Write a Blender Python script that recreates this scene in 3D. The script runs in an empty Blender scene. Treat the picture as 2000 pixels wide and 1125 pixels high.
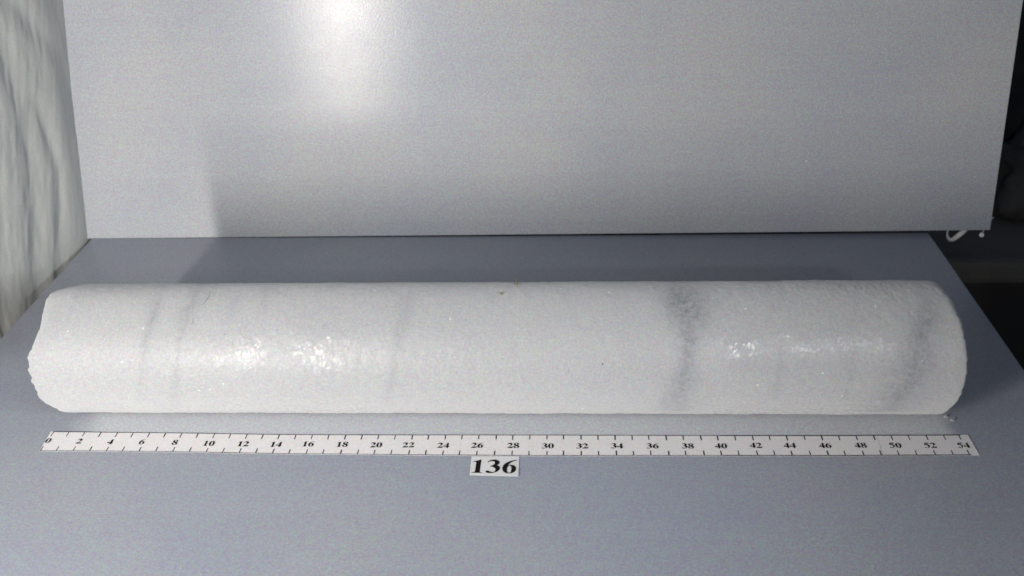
import bpy, bmesh, math, random
from mathutils import Vector, Matrix, noise, geometry
random.seed(7)
CM = 0.01                       # everything below is written in centimetres and stored in metres
scene = bpy.context.scene
COL = scene.collection

# ------------------------------------------------------------------ camera
cam_d = bpy.data.cameras.new("camera"); cam = bpy.data.objects.new("camera", cam_d); COL.objects.link(cam)
yaw, pitch, roll = -0.0624, 0.4969, -0.0339
fw = Vector((math.sin(yaw)*math.cos(pitch), math.cos(yaw)*math.cos(pitch), -math.sin(pitch)))
rt = Vector((math.cos(yaw), -math.sin(yaw), 0)); up = rt.cross(fw)
r2 = math.cos(roll)*rt + math.sin(roll)*up; u2 = -math.sin(roll)*rt + math.cos(roll)*up
M = Matrix.Identity(4)
for i in range(3):
    M[i][0] = r2[i]; M[i][1] = u2[i]; M[i][2] = -fw[i]
M.translation = Vector((31.403, -50.751, 37.493))*CM
cam.matrix_world = M
cam_d.sensor_width = 36; cam_d.lens = 2061.1/2000*36
cam_d.clip_start = 0.01; cam_d.clip_end = 50
cam_d.dof.use_dof = True; cam_d.dof.focus_distance = 0.665; cam_d.dof.aperture_fstop = 11
scene.camera = cam

# ------------------------------------------------------------------ world and lamps
w = bpy.data.worlds.new("World"); scene.world = w; w.use_nodes = True
bg = w.node_tree.nodes["Background"]; bg.inputs[0].default_value = (0.36, 0.58, 1.0, 1); bg.inputs[1].default_value = 0.06

def area(name, loc, target, sx, sy, power, color, spread=180):
    d = bpy.data.lights.new(name, 'AREA'); d.shape = 'RECTANGLE'; d.size = sx*CM; d.size_y = sy*CM
    d.energy = power; d.color = color; d.spread = math.radians(spread)
    o = bpy.data.objects.new(name, d); COL.objects.link(o)
    o.location = Vector(loc)*CM
    o.rotation_euler = (Vector(target)-Vector(loc)).to_track_quat('-Z', 'Y').to_euler()
    return o
area("lamp_left_lower", (-5, -56, 7), (5, 20, 8), 2.5, 12, 1.5, (1.0, 0.93, 0.855))
area("lamp_left", (-5, -56, 22), (5, 20, 8), 2.5, 18, 5.5, (1.0, 0.93, 0.855))
area("lamp_left_upper", (-5, -56, 39), (2, 10, 4), 2.5, 16, 1.4, (1.0, 0.93, 0.855))
area("lamp_far_left", (-45, -40, 40), (10, 5, 5), 20, 20, 1.65, (0.95, 0.98, 1.0))
area("lamp_right", (56, -50, 33), (30, 15, 3), 5.5, 1.4, 0.8, (0.96, 0.97, 1.0), 180)
area("lamp_right_crossed", (70, -35, 30), (-8, 14, 8), 12, 10, 0.33, (0.95, 0.97, 1.0), 60)

scene.view_settings.view_transform = 'Standard'; scene.view_settings.look = 'None'
scene.view_settings.gamma = 1; scene.view_settings.exposure = 0
scene.render.engine = 'CYCLES'

# ------------------------------------------------------------------ material helpers
def mat(name):
    m = bpy.data.materials.new(name); m.use_nodes = True
    nt = m.node_tree; return m, nt, nt.nodes["Principled BSDF"]
def nd(nt, typ, **kw):
    n = nt.nodes.new(typ)
    for k, v in kw.items():
        if k in ('operation', 'blend_type', 'data_type', 'feature', 'attribute_name', 'attribute_type', 'noise_dimensions', 'distance', 'interpolation_type', 'clamp'): setattr(n, k, v)
        else: n.inputs[k].default_value = v
    return n
def objcoord(nt, scale=(100, 100, 100)):
    tc = nt.nodes.new('ShaderNodeTexCoord'); mp = nt.nodes.new('ShaderNodeMapping')
    mp.inputs['Scale'].default_value = scale; nt.links.new(tc.outputs['Object'], mp.inputs['Vector'])
    return mp.outputs['Vector']                                # object coordinates in centimetres
def math_(nt, op, a, b=None, c=None, clamp=False):
    n = nt.nodes.new('ShaderNodeMath'); n.operation = op; n.use_clamp = clamp
    for i, v in enumerate((a, b, c)):
        if v is None: continue
        if isinstance(v, (int, float)): n.inputs[i].default_value = v
        else: nt.links.new(v, n.inputs[i])
    return n.outputs[0]
def ramp(nt, fac, stops):
    n = nt.nodes.new('ShaderNodeValToRGB'); e = n.color_ramp.elements
    while len(e) < len(stops): e.new(0.5)
    for el, (p, c) in zip(e, stops): el.position = p; el.color = (*c, 1)
    nt.links.new(fac, n.inputs[0]); return n.outputs[0]
def mix(nt, fac, a, b, mode='MIX'):
    n = nt.nodes.new('ShaderNodeMix'); n.data_type = 'RGBA'; n.blend_type = mode
    def put(sock, v):
        if isinstance(v, (int, float)): sock.default_value = v
        elif isinstance(v, tuple): sock.default_value = (*v, 1)
        else: nt.links.new(v, sock)
    put(n.inputs[0], fac); put(n.inputs[6], a); put(n.inputs[7], b); return n.outputs[2]
def grain(nt, vec, col, scale, amount, chroma=0.25):
    """fine tooth of the surface: a small scatter of light and dark, slightly tinted grains"""
    n1 = nd(nt, 'ShaderNodeTexNoise', Scale=scale, Detail=2.0, Roughness=0.8); nt.links.new(vec, n1.inputs['Vector'])
    lum = math_(nt, 'MULTIPLY_ADD', math_(nt, 'SUBTRACT', n1.outputs['Fac'], 0.5), amount*5.0, 1.0)
    c = mix(nt, 1.0, col, lum, 'MULTIPLY')
    n2 = nd(nt, 'ShaderNodeTexNoise', Scale=scale*0.7, Detail=1.0); nt.links.new(vec, n2.inputs['Vector'])
    tint = mix(nt, chroma, (0.5, 0.5, 0.5), n2.outputs['Color'])
    tint2 = mix(nt, 1.0, tint, (2.0, 2.0, 2.0), 'MULTIPLY')
    return mix(nt, 1.0, c, tint2, 'MULTIPLY')
def bump(nt, height, strength, dist, normal=None):
    n = nt.nodes.new('ShaderNodeBump'); n.inputs['Strength'].default_value = strength; n.inputs['Distance'].default_value = dist*CM
    nt.links.new(height, n.inputs['Height'])
    if normal: nt.links.new(normal, n.inputs['Normal'])
    return n.outputs['Normal']

def board_material(name, base, gamt=0.17, rough=0.34, streak=0.05, ior=1.5, pale_strip=None):
    m, nt, b = mat(name); v = objcoord(nt)
    big = nd(nt, 'ShaderNodeTexNoise', Scale=0.09, Detail=3.0); nt.links.new(v, big.inputs['Vector'])
    c = mix(nt, ramp(nt, big.outputs['Fac'], [(0.35, (0, 0, 0)), (0.65, (1, 1, 1))]), tuple(x*q for x, q in zip(base, (0.94, 0.955, 0.99))), tuple(x*q for x, q in zip(base, (1.05, 1.035, 1.0))))
    st = nd(nt, 'ShaderNodeTexNoise', Scale=1.0, Detail=4.0, Roughness=0.65)
    mp = nt.nodes.new('ShaderNodeMapping'); mp.inputs['Scale'].default_value = (0.05, 1.6, 1.6); nt.links.new(v, mp.inputs['Vector']); nt.links.new(mp.outputs[0], st.inputs['Vector'])
    c = mix(nt, 1.0, c, math_(nt, 'MULTIPLY_ADD', math_(nt, 'SUBTRACT', st.outputs['Fac'], 0.5), streak*2, 1.0), 'MULTIPLY')
    # sparse pale dust and nicks
    vo = nd(nt, 'ShaderNodeTexVoronoi', Scale=0.33); nt.links.new(v, vo.inputs['Vector'])
    dust = math_(nt, 'LESS_THAN', vo.outputs['Distance'], 0.016)
    c = mix(nt, math_(nt, 'MULTIPLY', dust, 0.7), c, (0.75, 0.75, 0.73))
    if pale_strip:                                   # soft pale strip: extra brightness painted into the colour along the core's foot
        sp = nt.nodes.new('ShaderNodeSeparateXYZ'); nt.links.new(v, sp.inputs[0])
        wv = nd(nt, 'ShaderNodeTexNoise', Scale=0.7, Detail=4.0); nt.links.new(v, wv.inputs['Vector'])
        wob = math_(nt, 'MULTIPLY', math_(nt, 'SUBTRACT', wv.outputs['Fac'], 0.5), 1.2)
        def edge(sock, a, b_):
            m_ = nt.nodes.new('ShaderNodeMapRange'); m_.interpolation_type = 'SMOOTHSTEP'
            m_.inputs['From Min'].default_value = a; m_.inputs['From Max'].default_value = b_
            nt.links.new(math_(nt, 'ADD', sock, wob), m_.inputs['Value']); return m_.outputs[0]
        x0, x1, y0, y1 = pale_strip
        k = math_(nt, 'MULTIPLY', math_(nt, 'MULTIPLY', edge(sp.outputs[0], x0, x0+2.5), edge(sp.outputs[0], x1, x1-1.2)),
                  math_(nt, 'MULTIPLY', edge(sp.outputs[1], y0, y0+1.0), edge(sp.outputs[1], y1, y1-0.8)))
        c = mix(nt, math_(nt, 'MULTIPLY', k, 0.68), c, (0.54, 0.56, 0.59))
    c = grain(nt, v, c, 10, gamt, 0.36)
    nt.links.new(c, b.inputs['Base Color'])
    sm = nd(nt, 'ShaderNodeTexNoise', Scale=0.35, Detail=6.0, Roughness=0.7, Distortion=0.8); nt.links.new(v, sm.inputs['Vector'])
    nt.links.new(math_(nt, 'MULTIPLY_ADD', math_(nt, 'SUBTRACT', sm.outputs['Fac'], 0.5), 0.09, rough), b.inputs['Roughness']); b.inputs['IOR'].default_value = ior
    n1 = nd(nt, 'ShaderNodeTexNoise', Scale=6.0, Detail=3.0); nt.links.new(v, n1.inputs['Vector'])
    nt.links.new(bump(nt, n1.outputs['Fac'], 0.25, 0.02), b.inputs['Normal'])
    return m
m_panel = board_material("grey_painted_panel", (0.322, 0.338, 0.366), rough=0.22, ior=1.25)
m_table = board_material("blue_grey_board", (0.256, 0.278, 0.326), rough=0.32, ior=1.52, pale_strip=(-24.5, 29.2, -1.7, 7.0))

def dark_material(name, base, rough=0.7):
    m, nt, b = mat(name); v = objcoord(nt)
    n = nd(nt, 'ShaderNodeTexNoise', Scale=0.12, Detail=5.0); nt.links.new(v, n.inputs['Vector'])
    c = mix(nt, n.outputs['Fac'], tuple(x*0.4 for x in base), tuple(x*1.6 for x in base))
    nt.links.new(grain(nt, v, c, 6, 0.12), b.inputs['Base Color']); b.inputs['Roughness'].default_value = rough
    nt.links.new(bump(nt, n.outputs['Fac'], 0.3, 0.3), b.inputs['Normal'])
    return m
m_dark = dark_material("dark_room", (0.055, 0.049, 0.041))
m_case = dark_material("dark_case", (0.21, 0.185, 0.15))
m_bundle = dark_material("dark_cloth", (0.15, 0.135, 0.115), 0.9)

m_white, nt, b = mat("white_plastic"); v = objcoord(nt)
nt.links.new(grain(nt, v, (0.88, 0.88, 0.85), 5, 0.05), b.inputs['Base Color']); b.inputs['Roughness'].default_value = 0.4

# paper
def paper_material(name, base):
    m, nt, b = mat(name); v = objcoord(nt)
    n = nd(nt, 'ShaderNodeTexNoise', Scale=0.8, Detail=4.0); nt.links.new(v, n.inputs['Vector'])
    c = mix(nt, n.outputs['Fac'], tuple(x*0.95 for x in base), tuple(min(1, x*1.04) for x in base))
    nt.links.new(grain(nt, v, c, 16, 0.03), b.inputs['Base Color'])
    b.inputs['Roughness'].default_value = 0.75
    n2 = nd(nt, 'ShaderNodeTexNoise', Scale=9.0, Detail=2.0); nt.links.new(v, n2.inputs['Vector'])
    nt.links.new(bump(nt, n2.outputs['Fac'], 0.15, 0.02), b.inputs['Normal'])
    return m
m_paper = paper_material("ruler_paper", (0.61, 0.60, 0.605))
m_card = paper_material("card_paper", (0.56, 0.565, 0.57))
m_ink, nt, b = mat("black_ink"); v = objcoord(nt)
nt.links.new(grain(nt, v, (0.005, 0.005, 0.005), 20, 0.1), b.inputs['Base Color']); b.inputs['Roughness'].default_value = 0.8; b.inputs['Specular IOR Level'].default_value = 0.12
m_line, nt, b = mat("thin_ink"); v = objcoord(nt)
n = nd(nt, 'ShaderNodeTexNoise', Scale=2.0, Detail=3.0); nt.links.new(v, n.inputs['Vector'])
nt.links.new(mix(nt, n.outputs['Fac'], (0.018, 0.018, 0.022), (0.06, 0.06, 0.07)), b.inputs['Base Color']); b.inputs['Roughness'].default_value = 0.8; b.inputs['Specular IOR Level'].default_value = 0.15
m_hair, nt, b = mat("dark_fibre"); v = objcoord(nt)
nt.links.new(grain(nt, v, (0.06, 0.055, 0.05), 20, 0.2), b.inputs['Base Color'])
m_straw, nt, b = mat("dry_straw"); v = objcoord(nt)
nt.links.new(grain(nt, v, (0.16, 0.15, 0.06), 20, 0.2), b.inputs['Base Color'])

# cloth
m_cloth, nt, b = mat("grey_green_cloth"); v = objcoord(nt)
n = nd(nt, 'ShaderNodeTexNoise', Scale=0.25, Detail=4.0); nt.links.new(v, n.inputs['Vector'])
c = mix(nt, n.outputs['Fac'], (0.36, 0.378, 0.368), (0.415, 0.433, 0.422))
nt.links.new(grain(nt, v, c, 14, 0.09), b.inputs['Base Color']); b.inputs['Roughness'].default_value = 0.85
b.inputs['Sheen Weight'].default_value = 0.2
mp = nt.nodes.new('ShaderNodeMapping'); mp.inputs['Rotation'].default_value = (0.35, 0, 0); mp.inputs['Scale'].default_value = (1, 1.3, 0.16); nt.links.new(v, mp.inputs[0])
n2 = nd(nt, 'ShaderNodeTexNoise', Scale=1.6, Detail=4.0, Distortion=0.6); nt.links.new(mp.outputs[0], n2.inputs['Vector'])
nt.links.new(bump(nt, n2.outputs['Fac'], 0.3, 0.05), b.inputs['Normal'])

# ice
m_ice, nt, b = mat("bubbly_ice"); v = objcoord(nt)
at = nt.nodes.new('ShaderNodeAttribute'); at.attribute_name = 'clarity'
nA = nd(nt, 'ShaderNodeTexNoise', Scale=3.2, Detail=5.0, Roughness=0.75, Distortion=0.5); nt.links.new(v, nA.inputs['Vector'])
brk = math_(nt, 'MULTIPLY_ADD', math_(nt, 'SUBTRACT', nA.outputs['Fac'], 0.5), 3.6, 1.0, clamp=False)
cl = math_(nt, 'MULTIPLY', at.outputs['Fac'], math_(nt, 'MAXIMUM', brk, 0.0), clamp=True)
nB = nd(nt, 'ShaderNodeTexNoise', Scale=0.22, Detail=4.0); nt.links.new(v, nB.inputs['Vector'])
snow = mix(nt, nB.outputs['Fac'], (0.270, 0.281, 0.294), (0.300, 0.308, 0.317))
col = mix(nt, cl, snow, (0.095, 0.107, 0.13))
vs_ = nd(nt, 'ShaderNodeTexVoronoi', Scale=0.8); nt.links.new(v, vs_.inputs['Vector'])
col = mix(nt, math_(nt, 'MULTIPLY', math_(nt, 'LESS_THAN', vs_.outputs['Distance'], 0.05), 0.5), col, (0.62, 0.62, 0.6))  # sparse pale dots: tiny glints painted into the ice colour
nt.links.new(grain(nt, v, col, 11, 0.10, 0.25), b.inputs['Base Color'])
b.inputs['Subsurface Weight'].default_value = 0.3; b.inputs['Subsurface Radius'].default_value = (0.8, 0.9, 1.0); b.inputs['Subsurface Scale'].default_value = 0.06
b.inputs['IOR'].default_value = 1.31; b.inputs['Diffuse Roughness'].default_value = 1.0
b.inputs['Sheen Weight'].default_value = 0.12; b.inputs['Sheen Roughness'].default_value = 0.6
ga = nt.nodes.new('ShaderNodeAttribute'); ga.attribute_name = 'glaze'
sk = nd(nt, 'ShaderNodeTexNoise', Scale=4.2, Detail=3.0, Roughness=0.7); nt.links.new(v, sk.inputs['Vector'])
skm = nt.nodes.new('ShaderNodeMapRange'); skm.inputs['From Min'].default_value = 0.44; skm.inputs['From Max'].default_value = 0.58; nt.links.new(sk.outputs['Fac'], skm.inputs['Value'])
nt.links.new(math_(nt, 'MULTIPLY', ga.outputs['Fac'], skm.outputs[0], clamp=True), b.inputs['Coat Weight']); b.inputs['Coat IOR'].default_value = 1.5; b.inputs['Coat Roughness'].default_value = 0.2
# sugary melt-refrozen skin: crystal facets of 1 to 3 mm, some glassy and some matt
vo = nd(nt, 'ShaderNodeTexVoronoi', Scale=8.0, Randomness=1.0); vo.feature = 'SMOOTH_F1'; nt.links.new(v, vo.inputs['Vector'])
n3 = nd(nt, 'ShaderNodeTexNoise', Scale=4.5, Detail=6.0, Roughness=0.7); nt.links.new(v, n3.inputs['Vector'])
hgt = math_(nt, 'ADD', math_(nt, 'MULTIPLY', vo.outputs['Distance'], 0.6), math_(nt, 'MULTIPLY', n3.outputs['Fac'], 0.8))
nt.links.new(bump(nt, hgt, 0.2, 0.022), b.inputs['Normal'])
cn = nt.nodes.new('ShaderNodeBump'); cn.inputs['Distance'].default_value = 0.072*CM; nt.links.new(hgt, cn.inputs['Height'])
nt.links.new(cn.outputs['Normal'], b.inputs['Coat Normal'])
CN = cn
gl = nd(nt, 'ShaderNodeTexNoise', Scale=2.2, Detail=4.0, Roughness=0.7); nt.links.new(v, gl.inputs['Vector'])
nt.links.new(math_(nt, 'MULTIPLY_ADD', ga.outputs['Fac'], -0.72, 1.22), CN.inputs['Strength'])
rg = nt.nodes.new('ShaderNodeMapRange'); rg.inputs['From Min'].default_value = 0.38; rg.inputs['From Max'].default_value = 0.62
rg.inputs['To Min'].default_value = 0.05; rg.inputs['To Max'].default_value = 0.17; nt.links.new(gl.outputs['Fac'], rg.inputs['Value'])
nt.links.new(rg.outputs[0], b.inputs['Coat Roughness'])
b.inputs['Roughness'].default_value = 0.5

# ------------------------------------------------------------------ object helpers
def link(name, me, material, parent=None, loc=None):
    o = bpy.data.objects.new(name, me)
    if material and not me.materials: me.materials.append(material)
    COL.objects.link(o)
    if parent: o.parent = parent
    if loc is not None: o.location = Vector(loc)*CM
    return o
def from_bm(name, bm, material, parent=None, smooth=False):
    for vv in bm.verts: vv.co *= CM
    me = bpy.data.meshes.new(name); bm.to_mesh(me); bm.free()
    if smooth: me.polygons.foreach_set('use_smooth', [True]*len(me.polygons))
    return link(name, me, material, parent)
def tag(o, label, cat, group=None):
    o['label'] = label; o['category'] = cat
    if group: o['group'] = group
    return o
def empty(name, label, cat, loc=(0, 0, 0), group=None):
    o = bpy.data.objects.new(name, None); COL.objects.link(o); o.location = Vector(loc)*CM
    o.empty_display_size = 0.02
    return tag(o, label, cat, group)
def add_box(bm, x0, x1, y0, y1, z0, z1, bevel=0.0):
    r = bmesh.ops.create_cube(bm, size=1)
    for vv in r['verts']:
        vv.co = Vector(((x0+x1)/2+vv.co.x*(x1-x0), (y0+y1)/2+vv.co.y*(y1-y0), (z0+z1)/2+vv.co.z*(z1-z0)))
    if bevel:
        es = list({e for vv in r['verts'] for e in vv.link_edges})
        bmesh.ops.bevel(bm, geom=es, offset=bevel, segments=2, affect='EDGES', profile=0.6)
def add_tube(bm, pts, rad, seg=6):
    pts = [Vector(p) for p in pts]; rings = []
    for i, p in enumerate(pts):
        t = (pts[min(i+1, len(pts)-1)]-pts[max(i-1, 0)]).normalized()
        a = t.cross(Vector((0, 0, 1)) if abs(t.z) < 0.9 else Vector((1, 0, 0))).normalized(); c = t.cross(a)
        r = rad[i] if isinstance(rad, (list, tuple)) else rad
        rings.append([bm.verts.new(p+r*(math.cos(2*math.pi*k/seg)*a+math.sin(2*math.pi*k/seg)*c)) for k in range(seg)])
    for i in range(len(rings)-1):
        for k in range(seg): bm.faces.new((rings[i][k], rings[i][(k+1) % seg], rings[i+1][(k+1) % seg], rings[i+1][k]))
    bm.faces.new(rings[0][::-1]); bm.faces.new(rings[-1])

# ------------------------------------------------------------------ setting
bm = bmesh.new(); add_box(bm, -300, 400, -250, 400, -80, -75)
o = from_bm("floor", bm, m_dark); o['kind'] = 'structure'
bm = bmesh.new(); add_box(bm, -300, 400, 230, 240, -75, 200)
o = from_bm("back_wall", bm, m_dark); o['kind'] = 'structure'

# the table the core lies on
TX0, TX1, TY1 = -8.67, 60.2, 27.3
table = empty("table", "wide blue-grey board table under the ice core and paper ruler", "table", (25, 0, -75))
def tchild(name, boxes, material, bevel):
    bm = bmesh.new()
    for bx in boxes:
        x0, x1, y0, y1, z0, z1 = bx
        add_box(bm, x0-25, x1-25, y0, y1, z0+75, z1+75, bevel)
    return from_bm(name, bm, material, table)
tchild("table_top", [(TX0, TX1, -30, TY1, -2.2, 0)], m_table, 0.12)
for lx in (-5, 56.5):
    for ly in (-26, 23): tchild("leg", [(lx-2, lx+2, ly-2, ly+2, -75, -2.2)], m_table, 0.2)

# the upright panel, its far end standing past the table's edge
panel_bm = bmesh.new(); add_box(panel_bm, -0.9, 73.4, 0, 0.5, 0, 46, 0.05)
panel = from_bm("backdrop_panel", panel_bm, m_panel)
tag(panel, "tall smooth grey panel standing upright behind the ice core", "panel")
panel.rotation_euler = (math.radians(-7.0), math.radians(-0.35), math.radians(-0.38))
panel.location = Vector((-8.60, 27.33, -0.06))*CM

# dark things behind, right of the panel
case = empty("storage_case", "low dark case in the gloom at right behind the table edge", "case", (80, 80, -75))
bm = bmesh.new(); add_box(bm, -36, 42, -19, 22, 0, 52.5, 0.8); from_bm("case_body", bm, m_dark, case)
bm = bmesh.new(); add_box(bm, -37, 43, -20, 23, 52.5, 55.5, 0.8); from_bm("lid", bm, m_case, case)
HC = Vector((63.4, 29.5, -1.0))
def hung(name, pts, rads, label, cat, ball=None):
    bm = bmesh.new(); P = [Vector(p)-HC for p in pts]; out = []; rr = []
    for i in range(len(P)-1):
        p0, p1, p2, p3 = P[max(i-1, 0)], P[i], P[i+1], P[min(i+2, len(P)-1)]
        for t in (0, .33, .66):
            out.append(0.5*((2*p1)+(p2-p0)*t+(2*p0-5*p1+4*p2-p3)*t*t+(3*p1-p0-3*p2+p3)*t**3)); rr.append(rads[i]*(1-t)+rads[i+1]*t)
    out.append(P[-1]); rr.append(rads[-1]); add_tube(bm, out, rr, 10)
    if ball:
        r = bmesh.ops.create_uvsphere(bm, u_segments=18, v_segments=12, radius=ball)
        for vv in r['verts']: vv.co += P[-1]
    o = from_bm(name, bm, m_white, None, True); o.location = HC*CM
    return tag(o, label, cat)
hung("hook", [(62.55, 28.15, .9), (62.6, 29.4, -.6), (62.7, 30, -1.35), (62.95, 30.1, -1.95), (63.3, 30.1, -2.0), (63.65, 30, -1.6), (63.95, 29.8, -1.1), (64.15, 29.3, -.4), (64.2, 28.15, .9)], [.05, .07, .09, .15, .20, .22, .21, .12, .06],
     "small white bent hook hanging below the panel, past the table corner", "hook")
hung("knob", [(65.4, 28.15, .9), (65.42, 29.2, -.3), (65.5, 29.9, -1.5)], [.05, .05, .05], "tiny round white knob under the panel's lower right corner", "knob", .21)
def lump(name, c, s, seed, label, cat, material):
    bm = bmesh.new(); bmesh.ops.create_icosphere(bm, subdivisions=4, radius=1)
    for vv in bm.verts:
        p = vv.co.copy(); d = 1+0.8*noise.noise(p*1.3+Vector((seed, 0, 0)))+0.35*noise.noise(p*4+Vector((0, seed, 0)))
        vv.co = Vector((p.x*s[0]*d, p.y*s[1]*d, max(p.z, -0.55)*s[2]*d))
    o = from_bm(name, bm, material, None, True); o.location = Vector(c)*CM
    return tag(o, label, cat)
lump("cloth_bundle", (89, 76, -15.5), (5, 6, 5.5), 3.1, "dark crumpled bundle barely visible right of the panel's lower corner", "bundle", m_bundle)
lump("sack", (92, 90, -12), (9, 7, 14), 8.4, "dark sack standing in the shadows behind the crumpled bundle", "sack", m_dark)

# ------------------------------------------------------------------ cloth at the left
FOLDS = [  # polylines in (y, z): valley (-) or ridge (+), width, depth
    ([(22, 22), (28.2, 15.3), (29.2, 7.3), (29, 4)], 1.0, -0.9),
    ([(24.4, 22), (26.2, 15.3), (27.2, 9.5), (27.9, 2.0)], 0.8, 0.8),
    ([(20.5, 22), (22.4, 12.6), (21.2, 4.0), (19.6, -2)], 1.1, -0.9),
    ([(18.5, 22), (21.2, 12.6), (20.4, 5), (17.6, -2)], 0.9, 0.7),
    ([(24, 13), (25.2, 7), (23.0, -1)], 0.7, -0.75),
    ([(25.2, 13), (26.2, 6), (25.0, -1)], 0.7, 0.5),
    ([(16, 16), (18.2, 8), (15.2, -1)], 0.9, -0.7),
    ([(13, 14), (14.6, 4.5), (12.8, -1)], 0.7, 0.6),
    ([(12, 12), (13.2, 4), (11.4, -1)], 0.6, -0.6),
    ([(28.6, 20), (29.6, 14), (28.6, 9)], 0.6, -0.5),
]
def seg_dist(p, a, b):
    ab = (b[0]-a[0], b[1]-a[1]); L = ab[0]**2+ab[1]**2
    t = max(0, min(1, ((p[0]-a[0])*ab[0]+(p[1]-a[1])*ab[1])/L))
    return math.hypot(p[0]-a[0]-t*ab[0], p[1]-a[1]-t*ab[1])
ny, nz = 200, 230
verts = []; faces = []
for j in range(nz+1):
    z = -26+j*(60/nz)
    for i in range(ny+1):
        y = 2+i*(29.5/ny)
        d = 0
        for pl, wd, dp in FOLDS:
            m_ = min(seg_dist((y, z), pl[k], pl[k+1]) for k in range(len(pl)-1))
            wd *= (1.0 if dp < 0 else 1.3)
            if m_ < wd*3: d += dp*(0.20 if dp < 0 else 0.05)*math.exp(-(m_/wd)**2)
        q = Vector((y*0.16-z*0.05, z*0.05, 0)); d += 0.10*noise.noise(q*1.2+Vector((5, 2, 0)))+0.04*noise.noise(Vector((y*0.5-z*0.16, z*0.10, 3)))
        d += 0.045*noise.noise(Vector((y*1.3-z*0.35, z*0.30+y*0.2, 9)))+0.028*noise.noise(Vector((y*2.6-z*0.9, z*0.8+y*0.5, 19)))
        x = TX0-0.32+0.07*max(z, 0)-0.15*(27.4-y)
        k = min(1, abs(z-0.2)/3.5)       # pinned where it meets the table edge
        x += d*1.1*(0.5+0.50*k)
        if y > 25: x = x-(x-(TX0-0.45+0.07*max(z, 0)))*min(1, (y-25)/2.3)*0.75
        lim = TX0-0.04 if z < 0.5 else 1e9
        verts.append((min(x, lim)*CM, y*CM, z*CM))
for j in range(nz):
    for i in range(ny):
        a = j*(ny+1)+i; faces.append((a, a+1, a+ny+2, a+ny+1))
me = bpy.data.meshes.new("side_cloth"); me.from_pydata(verts, [], faces); me.polygons.foreach_set('use_smooth', [True]*len(faces))
o = link("side_cloth", me, m_cloth)
so = o.modifiers.new("thickness", 'SOLIDIFY'); so.thickness = 0.0008; so.offset = 1
tag(o, "creased grey-green cloth hanging along the left edge of the table", "cloth")

# ------------------------------------------------------------------ the ice core
R0, YC = 3.956, 3.47
X0, X1 = 0.0, 53.4
def interp(pts, t):
    if t <= pts[0][0]: return pts[0][1]
    for (a, va), (b_, vb) in zip(pts, pts[1:]):
        if t <= b_: return va+(vb-va)*(t-a)/(b_-a)
    return pts[-1][1]
# axial position of each end against the angle round the core (0 = facing front, 90 = top)
LEFT = [(-180, 0.5), (-90, 0.55), (-34, 0.42), (-19, -0.02), (4, -0.10), (23, -0.05), (49, 0.42), (70, 0.26), (82, 0.05), (98, -0.07), (120, 0.1), (180, 0.5)]
RIGHT = [(-180, 53.1), (-90, 53.0), (-38, 53.12), (-11, 53.4), (11, 53.49), (22, 53.43), (47, 53.31), (80, 53.15), (109, 53.05), (180, 53.1)]
BANDS = [  # (points (angle, axial position, half width, strength)) of the clearer, bluish layers
    [(-15, 6.1, .16, .10), (5, 6.5, .18, .18), (23, 6.8, .2, .22), (40, 7.0, .22, .38), (61, 7.16, .25, .42), (85, 7.1, .3, .22), (110, 7.0, .3, .15)],
    [(-32, 7.76, .3, .08), (-6, 8.35, .2, .20), (18, 8.72, .14, .26), (40, 8.93, .16, .22), (58, 9.08, .42, .34), (68, 9.2, .45, .42), (89, 9.2, .3, .36), (105, 9.2, .4, .2)],
    [(-18, 20.81, .2, .14), (5, 21.18, .22, .20), (23, 21.44, .22, .18), (40, 21.67, .28, .26), (62, 21.82, .42, .28), (83, 22.03, .5, .2)],
    [(-35, 37.65, .9, .40), (-17, 37.7, .8, .48), (5, 37.85, .58, .52), (22, 38.0, .34, .58), (39, 38.14, .50, .72), (57, 38.1, .85, .60), (72, 38.0, 1.05, .62), (88, 37.95, 1.1, .50), (100, 37.9, 1.0, .3), (130, 37.8, .9, .3)],
    [(45, 37.6, .4, 0), (58, 37.5, .5, .28), (75, 37.35, .65, .40), (92, 37.35, .6, .25), (104, 37.3, .5, 0)],
    [(50, 38.6, .3, 0), (66, 38.7, .4, .25), (85, 38.7, .5, .25), (100, 38.7, .5, 0)],
    [(-35, 36.8, .3, .10), (-17, 36.9, .3, .16), (5, 37.3, .3, .10), (20, 37.5, .1, .0)],
    [(-34, 49.6, 1.1, .52), (-17, 49.95, 1.1, .60), (9, 50.4, .95, .58), (27, 50.7, .75, .56), (47, 51.0, .6, .70), (60, 51.3, .55, .58), (77, 51.75, .5, .34), (95, 52, .5, .2)],
    [(-11, 43.03, .18, .16), (9, 43.05, .2, .18), (27, 43.15, .2, .12), (40, 43.2, .2, 0)],
    [(-11, 47.0, .25, .16), (9, 47.0, .2, .18), (31, 47.1, .2, .10), (40, 47.1, .2, 0)],
    [(55, 13.6, .2, 0), (68, 13.6, .2, .2), (85, 13.4, .2, .22), (99, 13.2, .2, .1)],
    [(50, 11.6, .2, 0), (64, 11.7, .3, .14), (80, 11.8, .3, .18), (95, 11.9, .2, .0)],
    [(35, .9, .6, .0), (55, 1.4, .9, .14), (75, 1.6, 1.2, .16), (95, 2, .9, .05)],
]
NX_, NT = 1000, 260
verts = []; clar = []; glaze = []
GLAZE = [(-2, .35), (4, .38), (7, .3), (9, .5), (10.5, .75), (13, .95), (19, 1.1), (21.5, .4), (25, .2), (30, .1), (35, .2), (38, .7), (40.5, 1.5), (48, 1.5), (50, .5), (54, .25)]
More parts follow.
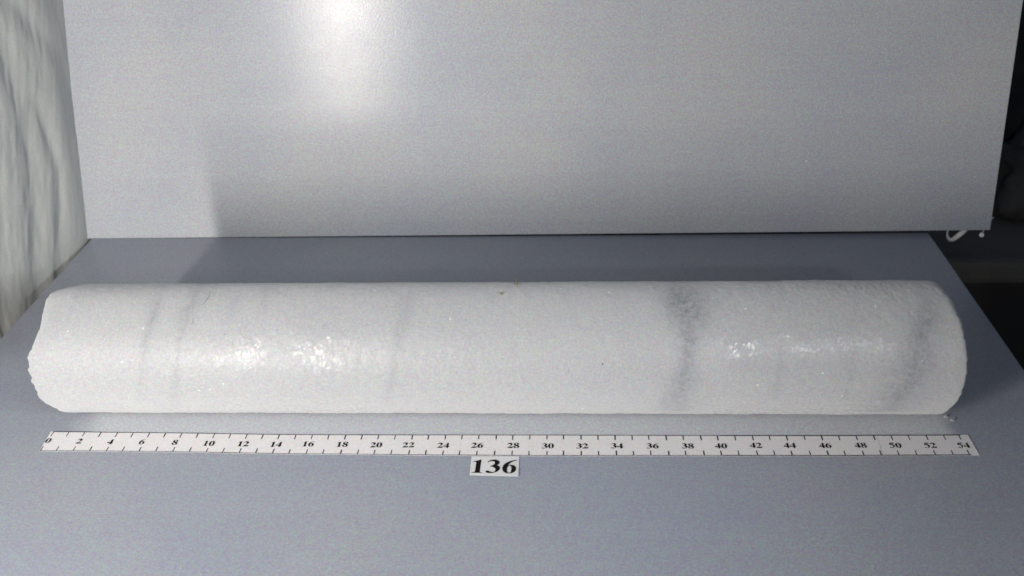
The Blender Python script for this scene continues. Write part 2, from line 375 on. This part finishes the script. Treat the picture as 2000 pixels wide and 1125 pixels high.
def core_r(x, th, s, L):
    a = math.radians(th)
    p = Vector((x, math.cos(a)*R0, math.sin(a)*R0))
    r = R0+0.030*noise.noise(p*0.45)+0.022*noise.noise(p*2.0)+0.020*noise.noise(p*5.5)
    r += 0.05*noise.noise(Vector((x*0.12, 3, 7)))*max(0, math.sin(a))
    dl, dr = s, L-s
    # worn edges
    bl = 0.07+0.08*(noise.noise(Vector((3, math.cos(a)*1.3, math.sin(a)*1.3)))+0.5)
    if dl < bl: r -= bl-math.sqrt(max(bl*bl-(bl-dl)**2, 0))
    br = 0.20+0.16*noise.noise(Vector((9, math.cos(a)*1.3, math.sin(a)*1.3)))+0.55*max(0, math.cos(math.radians(th-95)))**4
    if dr < br: r -= (br-math.sqrt(max(br*br-(br-dr)**2, 0)))*0.9
    # chipped upper corner at the left end
    g = max(0, math.cos(math.radians(th-105)))**2
    if dl < 1.7: r -= g*0.34*((1.7-dl)/1.7)**1.2
    return r
for i in range(NX_+1):
    f = i/NX_
    f = f+0.12*math.sin(2*math.pi*f)*-0.08
    for k in range(NT):
        th = -180+360*k/NT; a = math.radians(th)
        jag = noise.noise(Vector((1, math.cos(a)*6, math.sin(a)*6)))*0.05+noise.noise(Vector((2, math.cos(a)*16, math.sin(a)*16)))*0.045
        if -35 < th < 30: jag = jag*2.6
        if 8 < th < 24: jag -= 0.12*max(0, noise.noise(Vector((4, th*0.35, 0)))+0.35)
        xl = interp(LEFT, th)+jag
        xr = interp(RIGHT, th)+noise.noise(Vector((5, math.cos(a)*5, math.sin(a)*5)))*0.09+noise.noise(Vector((6, math.cos(a)*15, math.sin(a)*15)))*0.06
        L = xr-xl; s = f*L; x = xl+s
        r = core_r(x, th, s, L)
        verts.append((x, -math.cos(a)*r, math.sin(a)*r))
        c = 0
        for bd in BANDS:
            if th < bd[0][0]-6 or th > bd[-1][0]+6: continue
            cx = interp([(q[0], q[1]) for q in bd], th)
            if abs(cx-x) > 4: continue
            wd = interp([(q[0], q[2]) for q in bd], th); st = interp([(q[0], q[3]) for q in bd], th)
            wob = 0.35*wd*noise.noise(Vector((x*0.8, th*0.06, cx)))
            c += 0.68*st*math.exp(-abs((x-cx+wob)/(wd*1.25))**1.6)
        clar.append(min(c, 1)); glaze.append(interp(GLAZE, x)*(0.75+0.5*noise.noise(Vector((x*0.5, th*0.03, 2)))))
faces = []
for i in range(NX_):
    for k in range(NT):
        a = i*NT+k; b2 = i*NT+(k+1) % NT; faces.append((a, b2, b2+NT, a+NT))
# broken end faces
for end in (0, 1):
    base = (0 if end == 0 else NX_)*NT; prev = [base+k for k in range(NT)]
    rings = 14
    for q in range(1, rings):
        t = 1-q/rings; cur = []
        for k in range(NT):
            vx, vy, vz = verts[base+k]
            y_, z_ = vy*t, vz*t
            dx = 0.22*noise.noise(Vector((y_*0.6, z_*0.6, end*7)))+0.09*noise.noise(Vector((y_*3, z_*3, end*7)))
            xm = (0.15 if end == 0 else 53.25)
            x_ = vx*t+xm*(1-t)+dx*(1-t**6)
            cur.append(len(verts)); verts.append((x_, y_, z_)); clar.append(0.15); glaze.append(0.4)
        for k in range(NT):
            k2 = (k+1) % NT
            faces.append((prev[k], cur[k], cur[k2], prev[k2]) if end == 0 else (prev[k], prev[k2], cur[k2], cur[k]))
        prev = cur
    faces.append(prev[::-1] if end == 0 else prev)
if True:
    zs = -min(v_[2] for v_ in verts)
me = bpy.data.meshes.new("ice_core")
me.from_pydata([(x*CM, y*CM, z*CM) for x, y, z in verts], [], faces)
me.polygons.foreach_set('use_smooth', [True]*len(me.polygons))
me.update()
bmx = bmesh.new(); bmx.from_mesh(me); bmesh.ops.recalc_face_normals(bmx, faces=bmx.faces); bmx.to_mesh(me); bmx.free()
at_ = me.attributes.new('clarity', 'FLOAT', 'POINT'); at_.data.foreach_set('value', clar)
at2 = me.attributes.new('glaze', 'FLOAT', 'POINT'); at2.data.foreach_set('value', glaze)
core = link("ice_core", me, m_ice, None, (0, YC, R0-0.01))
tag(core, "long white cylinder of bubbly ice lying behind the paper ruler", "ice core")

# crumbs, fibres and specks
def core_pt(x, th, lift=0.0):
    a = math.radians(th); r = R0+0.03+lift
    return Vector((x, YC-math.cos(a)*r, R0+math.sin(a)*r))
def crumb(c, s, seed, label):
    bm = bmesh.new(); bmesh.ops.create_icosphere(bm, subdivisions=2, radius=1)
    for vv in bm.verts:
        d = 1+0.5*noise.noise(vv.co*1.7+Vector((seed, 0, 0))); vv.co = Vector((vv.co.x*s*1.3, vv.co.y*s, vv.co.z*s*0.8))*d
    o = from_bm("ice_crumb", bm, m_ice); o.location = (Vector(c)+Vector((0, 0, s*0.6)))*CM
    tag(o, label, "ice crumb", "ice crumbs by the core's right end")
crumb((53.71, 1.9, 0), .10, 1, "tiny ice crumb on the table touching the core's lower right end")
crumb((53.98, 1.55, 0), .09, 2, "tiny ice crumb just beyond the core's lower right corner")
crumb((54.15, 1.75, 0), .06, 3, "tiniest ice crumb, farthest to the right of the core's end")
def fibre(name, pts, r, m_, label, cat, loc=None):
    bm = bmesh.new(); c = sum((Vector(p) for p in pts), Vector())/len(pts)
    # smooth the path
    P = [Vector(p)-c for p in pts]; out = []
    for i in range(len(P)-1):
        p0, p1, p2, p3 = P[max(i-1, 0)], P[i], P[i+1], P[min(i+2, len(P)-1)]
        for t in (0, .25, .5, .75):
            out.append(0.5*((2*p1)+(p2-p0)*t+(2*p0-5*p1+4*p2-p3)*t*t+(3*p1-p0-3*p2+p3)*t**3))
    out.append(P[-1]); n_ = len(out)
    add_tube(bm, out, [r*(0.5+0.5*math.sin(math.pi*(i+.5)/n_)) for i in range(n_)], 6)
    o = from_bm(name, bm, m_, None, True); o.location = c*CM
    return tag(o, label, cat)
fibre("hair", [core_pt(9.98, 91), core_pt(10.12, 84, .02), core_pt(10.08, 76, .02), core_pt(9.86, 70)], .009, m_hair, "thin dark curled hair on the upper left part of the ice core", "hair")
fibre("hair", [core_pt(9.56, 57), core_pt(9.58, 53, .01), core_pt(9.46, 51)], .008, m_hair, "short dark hair below the longer curled one on the ice core", "hair")
fibre("splinter", [core_pt(28.3, 100), core_pt(28.26, 108, .06), core_pt(28.2, 115, .25)], .05, m_straw, "small dry straw splinter sticking up on the core's top edge", "splinter")
fibre("straw_speck", [core_pt(27.35, 85), core_pt(27.45, 82)], .05, m_straw, "tiny olive speck on the core just left of the splinter", "speck")
fibre("black_speck", [core_pt(33.2, 18.3, .01), core_pt(33.26, 17.7, .01)], .045, m_hair, "single black speck on the middle of the ice core", "speck")
fibre("black_speck", [core_pt(11.5, 43), core_pt(11.53, 42.7)], .025, m_hair, "minute dark speck near the hair on the core's left half", "speck")

# ------------------------------------------------------------------ glyphs (bold serif numerals, 1000 units to the em)
G = {
'0': "M250 688 C380 688 476 550 476 337 C476 120 380 -14 250 -14 C120 -14 24 120 24 337 C24 550 120 688 250 688 Z M250 657 C205 657 178 600 178 337 C178 75 205 17 250 17 C295 17 322 75 322 337 C322 600 295 657 250 657 Z",
'1': "M65 0 L442 0 L442 19 C380 21 337 38 337 105 L337 688 L314 688 L65 577 L65 556 C90 566 115 574 138 574 C170 574 182 560 182 515 L182 105 C182 38 145 21 65 19 Z",
'2': "M434 0 L17 0 L17 20 C120 130 190 215 235 295 C265 350 285 405 285 455 C285 525 240 568 180 568 C120 568 75 535 42 470 L20 478 C50 605 125 688 240 688 C350 688 425 615 425 520 C425 450 385 380 290 290 L155 152 L345 152 C410 152 430 165 455 215 L478 215 Z",
'3': "M13 68 C13 20 60 -14 140 -14 C310 -14 470 85 470 240 C470 315 430 365 355 398 C405 437 430 480 430 530 C430 620 355 688 252 688 C150 688 75 640 32 545 L50 533 C92 585 130 608 180 608 C245 608 282 572 282 515 C282 440 230 385 130 352 L130 335 C175 330 205 322 235 303 C290 270 325 215 325 155 C325 85 285 38 225 38 C195 38 165 52 135 74 C105 98 90 112 68 112 C35 112 13 95 13 68 Z",
'4': "M416 0 L268 0 L268 155 L22 155 L22 240 L346 688 L416 688 L416 262 L478 262 L478 155 L416 155 Z M268 262 L268 545 L70 262 Z",
'5': "M462 700 L448 704 C438 684 425 676 405 676 L145 676 L60 395 L75 390 C240 385 330 310 330 200 C330 110 275 35 200 35 C180 35 165 42 140 62 C110 86 92 95 72 95 C40 95 20 75 20 50 C20 10 70 -14 150 -14 C310 -14 448 90 448 250 C448 400 320 490 155 505 L168 548 L425 548 Z",
'6': "M475 688 C290 662 28 540 28 270 C28 90 120 -14 255 -14 C385 -14 475 80 475 215 C475 345 400 425 295 425 C260 425 235 418 205 400 C240 540 340 625 478 665 Z M250 385 C300 385 328 320 328 190 C328 75 305 18 256 18 C205 18 178 90 178 230 C178 330 205 385 250 385 Z",
'8': "M250 688 C370 688 450 620 450 530 C450 460 410 415 340 375 C430 320 475 260 475 180 C475 60 385 -14 250 -14 C110 -14 28 60 28 160 C28 240 75 290 165 330 C85 380 45 440 45 510 C45 615 130 688 250 688 Z M335 530 C335 610 300 655 250 655 C200 655 165 620 165 570 C165 510 210 465 305 405 C328 440 335 480 335 530 Z M190 310 C160 270 148 220 148 165 C148 75 190 20 255 20 C310 20 345 55 345 110 C345 180 300 235 190 310 Z",
}
def contours(path):
    tk = path.split(); out = []; cur = []; i = 0
    while i < len(tk):
        c = tk[i]
        if c[0] == 'M': cur = [(float(c[1:]), float(tk[i+1]))]; i += 2
        elif c[0] == 'L': cur.append((float(c[1:]), float(tk[i+1]))); i += 2
        elif c[0] == 'C':
            p = [float(c[1:])]+[float(q) for q in tk[i+1:i+6]]; p0 = cur[-1]
            for s in range(1, 9):
                t = s/8; u = 1-t
                cur.append(tuple(u**3*p0[d]+3*u*u*t*p[d]+3*u*t*t*p[2+d]+t**3*p[4+d] for d in (0, 1)))
            i += 6
        else:
            if cur[0] == cur[-1]: cur.pop()
            out.append(cur); i += 1
    return out
GM = {k: contours(p) for k, p in G.items()}
def text_mesh(name, txt, em, material, parent, cx, cy, z, rot=0.0, sx=1.0):
    """flat printed numerals centred on (cx, cy), drawn as real outlines with their counters open"""
    vs = []; fs = []; adv = 500
    c_, s_ = math.cos(rot), math.sin(rot)
    for n_, ch in enumerate(txt):
        cts = [[Vector((x, y, 0)) for x, y in c] for c in GM[ch]]
        tris = geometry.tessellate_polygon(cts); off = len(vs)
        flat = [p for c in cts for p in c]
        for p in flat:
            x = (p.x+adv*n_-adv*len(txt)/2)*em/1000*sx; y = (p.y-338)*em/1000
            vs.append(((x*c_-y*s_+cx)*CM, (x*s_+y*c_+cy)*CM, z*CM))
        for t in tris:
            a, b_, d = [flat[q] for q in t]
            if (b_-a).cross(d-a).z < 0: t = t[::-1]
            fs.append(tuple(q+off for q in t))
    me = bpy.data.meshes.new(name); me.from_pydata(vs, [], fs)
    return link(name, me, material, parent)

# ------------------------------------------------------------------ the paper ruler
XS = [-0.2, 0, 4, 8, 10, 12, 14, 20, 24, 30, 36, 40, 44, 48, 50, 52, 54, 55]
TOPY = list(zip(XS, [.13, .12, .09, .06, .02, -.02, -.06, -.06, -.05, -.02, -.01, -.01, .01, .04, .07, .09, .12, .13]))
BOTY = list(zip(XS, [-1.81, -1.81, -1.81, -1.81, -1.86, -1.91, -1.96, -2.0, -2.03, -2.03, -1.98, -1.95, -1.92, -1.90, -1.86, -1.83, -1.80, -1.80]))
def rz(x):   # how far the paper lifts off the board
    return 0.022+0.03*max(0, noise.noise(Vector((x*0.16, 1.5, 0))))+0.012*max(0, noise.noise(Vector((x*0.6, 4, 0))))
ruler = empty("paper_ruler", "narrow white paper ruler numbered 0 to 54 in front of the ice core", "ruler")
def strip(x0, x1, dz, c0=0.0, c1=0.0):
    bm = bmesh.new(); n_ = max(4, int((x1-x0)*3)); rows = []
    for i in range(n_+1):
        x = x0+(x1-x0)*i/n_; sh = c0*(1-i/n_)+c1*i/n_
        y1 = interp(TOPY, x)+0.012*noise.noise(Vector((x*0.9, 0, 0))); y0 = interp(BOTY, x)+0.012*noise.noise(Vector((x*0.9, 8, 0)))
        z = rz(x)+dz
        rows.append([bm.verts.new((x+(sh if q[1] == 0 else 0), q[0], z+q[2])) for q in ((y1, 1, 0), (y0, 0, 0), (y0, 0, -.012), (y1, 1, -.012))])
    for a, b_ in zip(rows, rows[1:]):
        for k in range(4): bm.faces.new((a[k], a[(k+1) % 4], b_[(k+1) % 4], b_[k]))
    bm.faces.new(rows[0][::-1]); bm.faces.new(rows[-1])
    bmesh.ops.recalc_face_normals(bm, faces=bm.faces)
    return from_bm("paper_strip", bm, m_paper, ruler)
strip(-0.17, 24.93, 0.004, 0.14, 0.0); strip(24.90, 49.2, 0.0, 0.0, -0.12); strip(49.22, 54.42, 0.006, -0.12, 0.03)
# printed border lines and ticks
bm = bmesh.new()
def quad(pts):
    f = bm.faces.new([bm.verts.new(p) for p in pts])
    f.normal_update()
    if f.normal.z < 0: f.normal_flip()
ZI = 0.012
for e in (0, 1):
    prof = TOPY if e == 0 else BOTY
    for i in range(0, 540):
        xa, xb = i/10, (i+1)/10
        hw = 0.027+0.010*noise.noise(Vector((xa*0.5, 5+e, 0)))+(0.012 if xa > 40 else 0)
        ins = -0.03 if e == 0 else 0.03
        ya, yb = interp(prof, xa)+ins, interp(prof, xb)+ins
        quad([(xa+.0, ya-hw, rz(xa)+ZI), (xb, yb-hw, rz(xb)+ZI), (xb, yb+hw, rz(xb)+ZI), (xa, ya+hw, rz(xa)+ZI)])
for k in range(55):
    jx = random.uniform(-.02, .02); hw = 0.031+random.uniform(-.005, .007)
    for e in (0, 1):
        x = k+jx+(0.04 if k < 1 else 0)+(0 if e == 0 else random.uniform(-.02, .03)); 
        if k == 54: x -= 0.13
        y0 = interp(TOPY, x)-0.052 if e == 0 else interp(BOTY, x)+0.052
        L = (0.42 if e == 0 else 0.40)+random.uniform(-.02, .03); y1 = y0-L if e == 0 else y0+L
        quad([(x-hw, y0, rz(x)+ZI), (x+hw, y0, rz(x)+ZI), (x+hw, y1, rz(x)+ZI), (x-hw, y1, rz(x)+ZI)])
from_bm("scale_marks", bm, m_line, ruler)
NUM = [(0.09, -0.81), (2.02, -0.85), (3.93, -0.89), (5.85, -0.87), (7.87, -0.91), (9.95, -1.0), (12.03, -1.03), (14.01, -1.07), (15.92, -1.01), (17.96, -1.04), (19.99, -1.08), (21.9, -1.07), (23.96, -1.1), (25.95, -1.09), (28.06, -1.08), (30.08, -1.11), (32.08, -1.1), (34.09, -1.08), (36.14, -1.07), (38.17, -1.06), (40.08, -1.04), (42.08, -0.98), (44.01, -0.97), (46.02, -0.96), (48.03, -0.94), (49.99, -0.93), (51.96, -0.92), (53.83, -0.9)]
for i, (x, y) in enumerate(NUM):
    text_mesh("numeral", str(2*i), 0.70, m_ink, ruler, x, y, rz(x)+0.022, random.uniform(-.02, .02), 1.03)

# ------------------------------------------------------------------ the number card
card = empty("number_card", "small white paper card printed 136 under the middle of the ruler", "card", (27.1, -2.95, 0))
bm = bmesh.new()
cs = [(25.70, -2.10), (28.45, -2.09), (28.47, -3.95), (25.72, -3.79)]
n_ = 8; top = []
for j in range(n_+1):
    for i in range(n_+1):
        u, v_ = i/n_, j/n_
        x = (cs[0][0]*(1-u)+cs[1][0]*u)*(1-v_)+(cs[3][0]*(1-u)+cs[2][0]*u)*v_
        y = (cs[0][1]*(1-u)+cs[1][1]*u)*(1-v_)+(cs[3][1]*(1-u)+cs[2][1]*u)*v_
        z = 0.03+0.05*(u*v_)**2
        top.append((x-27.1, y+2.95, z))
g = [bm.verts.new(p) for p in top]; h = [bm.verts.new((p[0], p[1], p[2]-0.015)) for p in top]
for j in range(n_):
    for i in range(n_):
        a = j*(n_+1)+i
        bm.faces.new((g[a], g[a+n_+1], g[a+n_+2], g[a+1])); bm.faces.new((h[a], h[a+1], h[a+n_+2], h[a+n_+1]))
edge = [i for i in range(n_+1)]+[j*(n_+1)+n_ for j in range(1, n_+1)]+[n_*(n_+1)+i for i in range(n_-1, -1, -1)]+[j*(n_+1) for j in range(n_-1, 0, -1)]
for a, b_ in zip(edge, edge[1:]+edge[:1]): bm.faces.new((g[a], g[b_], h[b_], h[a]))
bmesh.ops.recalc_face_normals(bm, faces=bm.faces)
from_bm("paper_sheet", bm, m_card, card)
for ch, px, py in (('1', 26.13, -3.04), ('3', 27.03, -3.04), ('6', 27.93, -3.08)):
    u = (px-25.7)/2.75; vv_ = 0.97
    text_mesh("numeral", ch, 1.74, m_ink, card, px-27.1, py+2.95, 0.03+0.05*(u*0.9)**2+0.012, -0.02, 1.0)
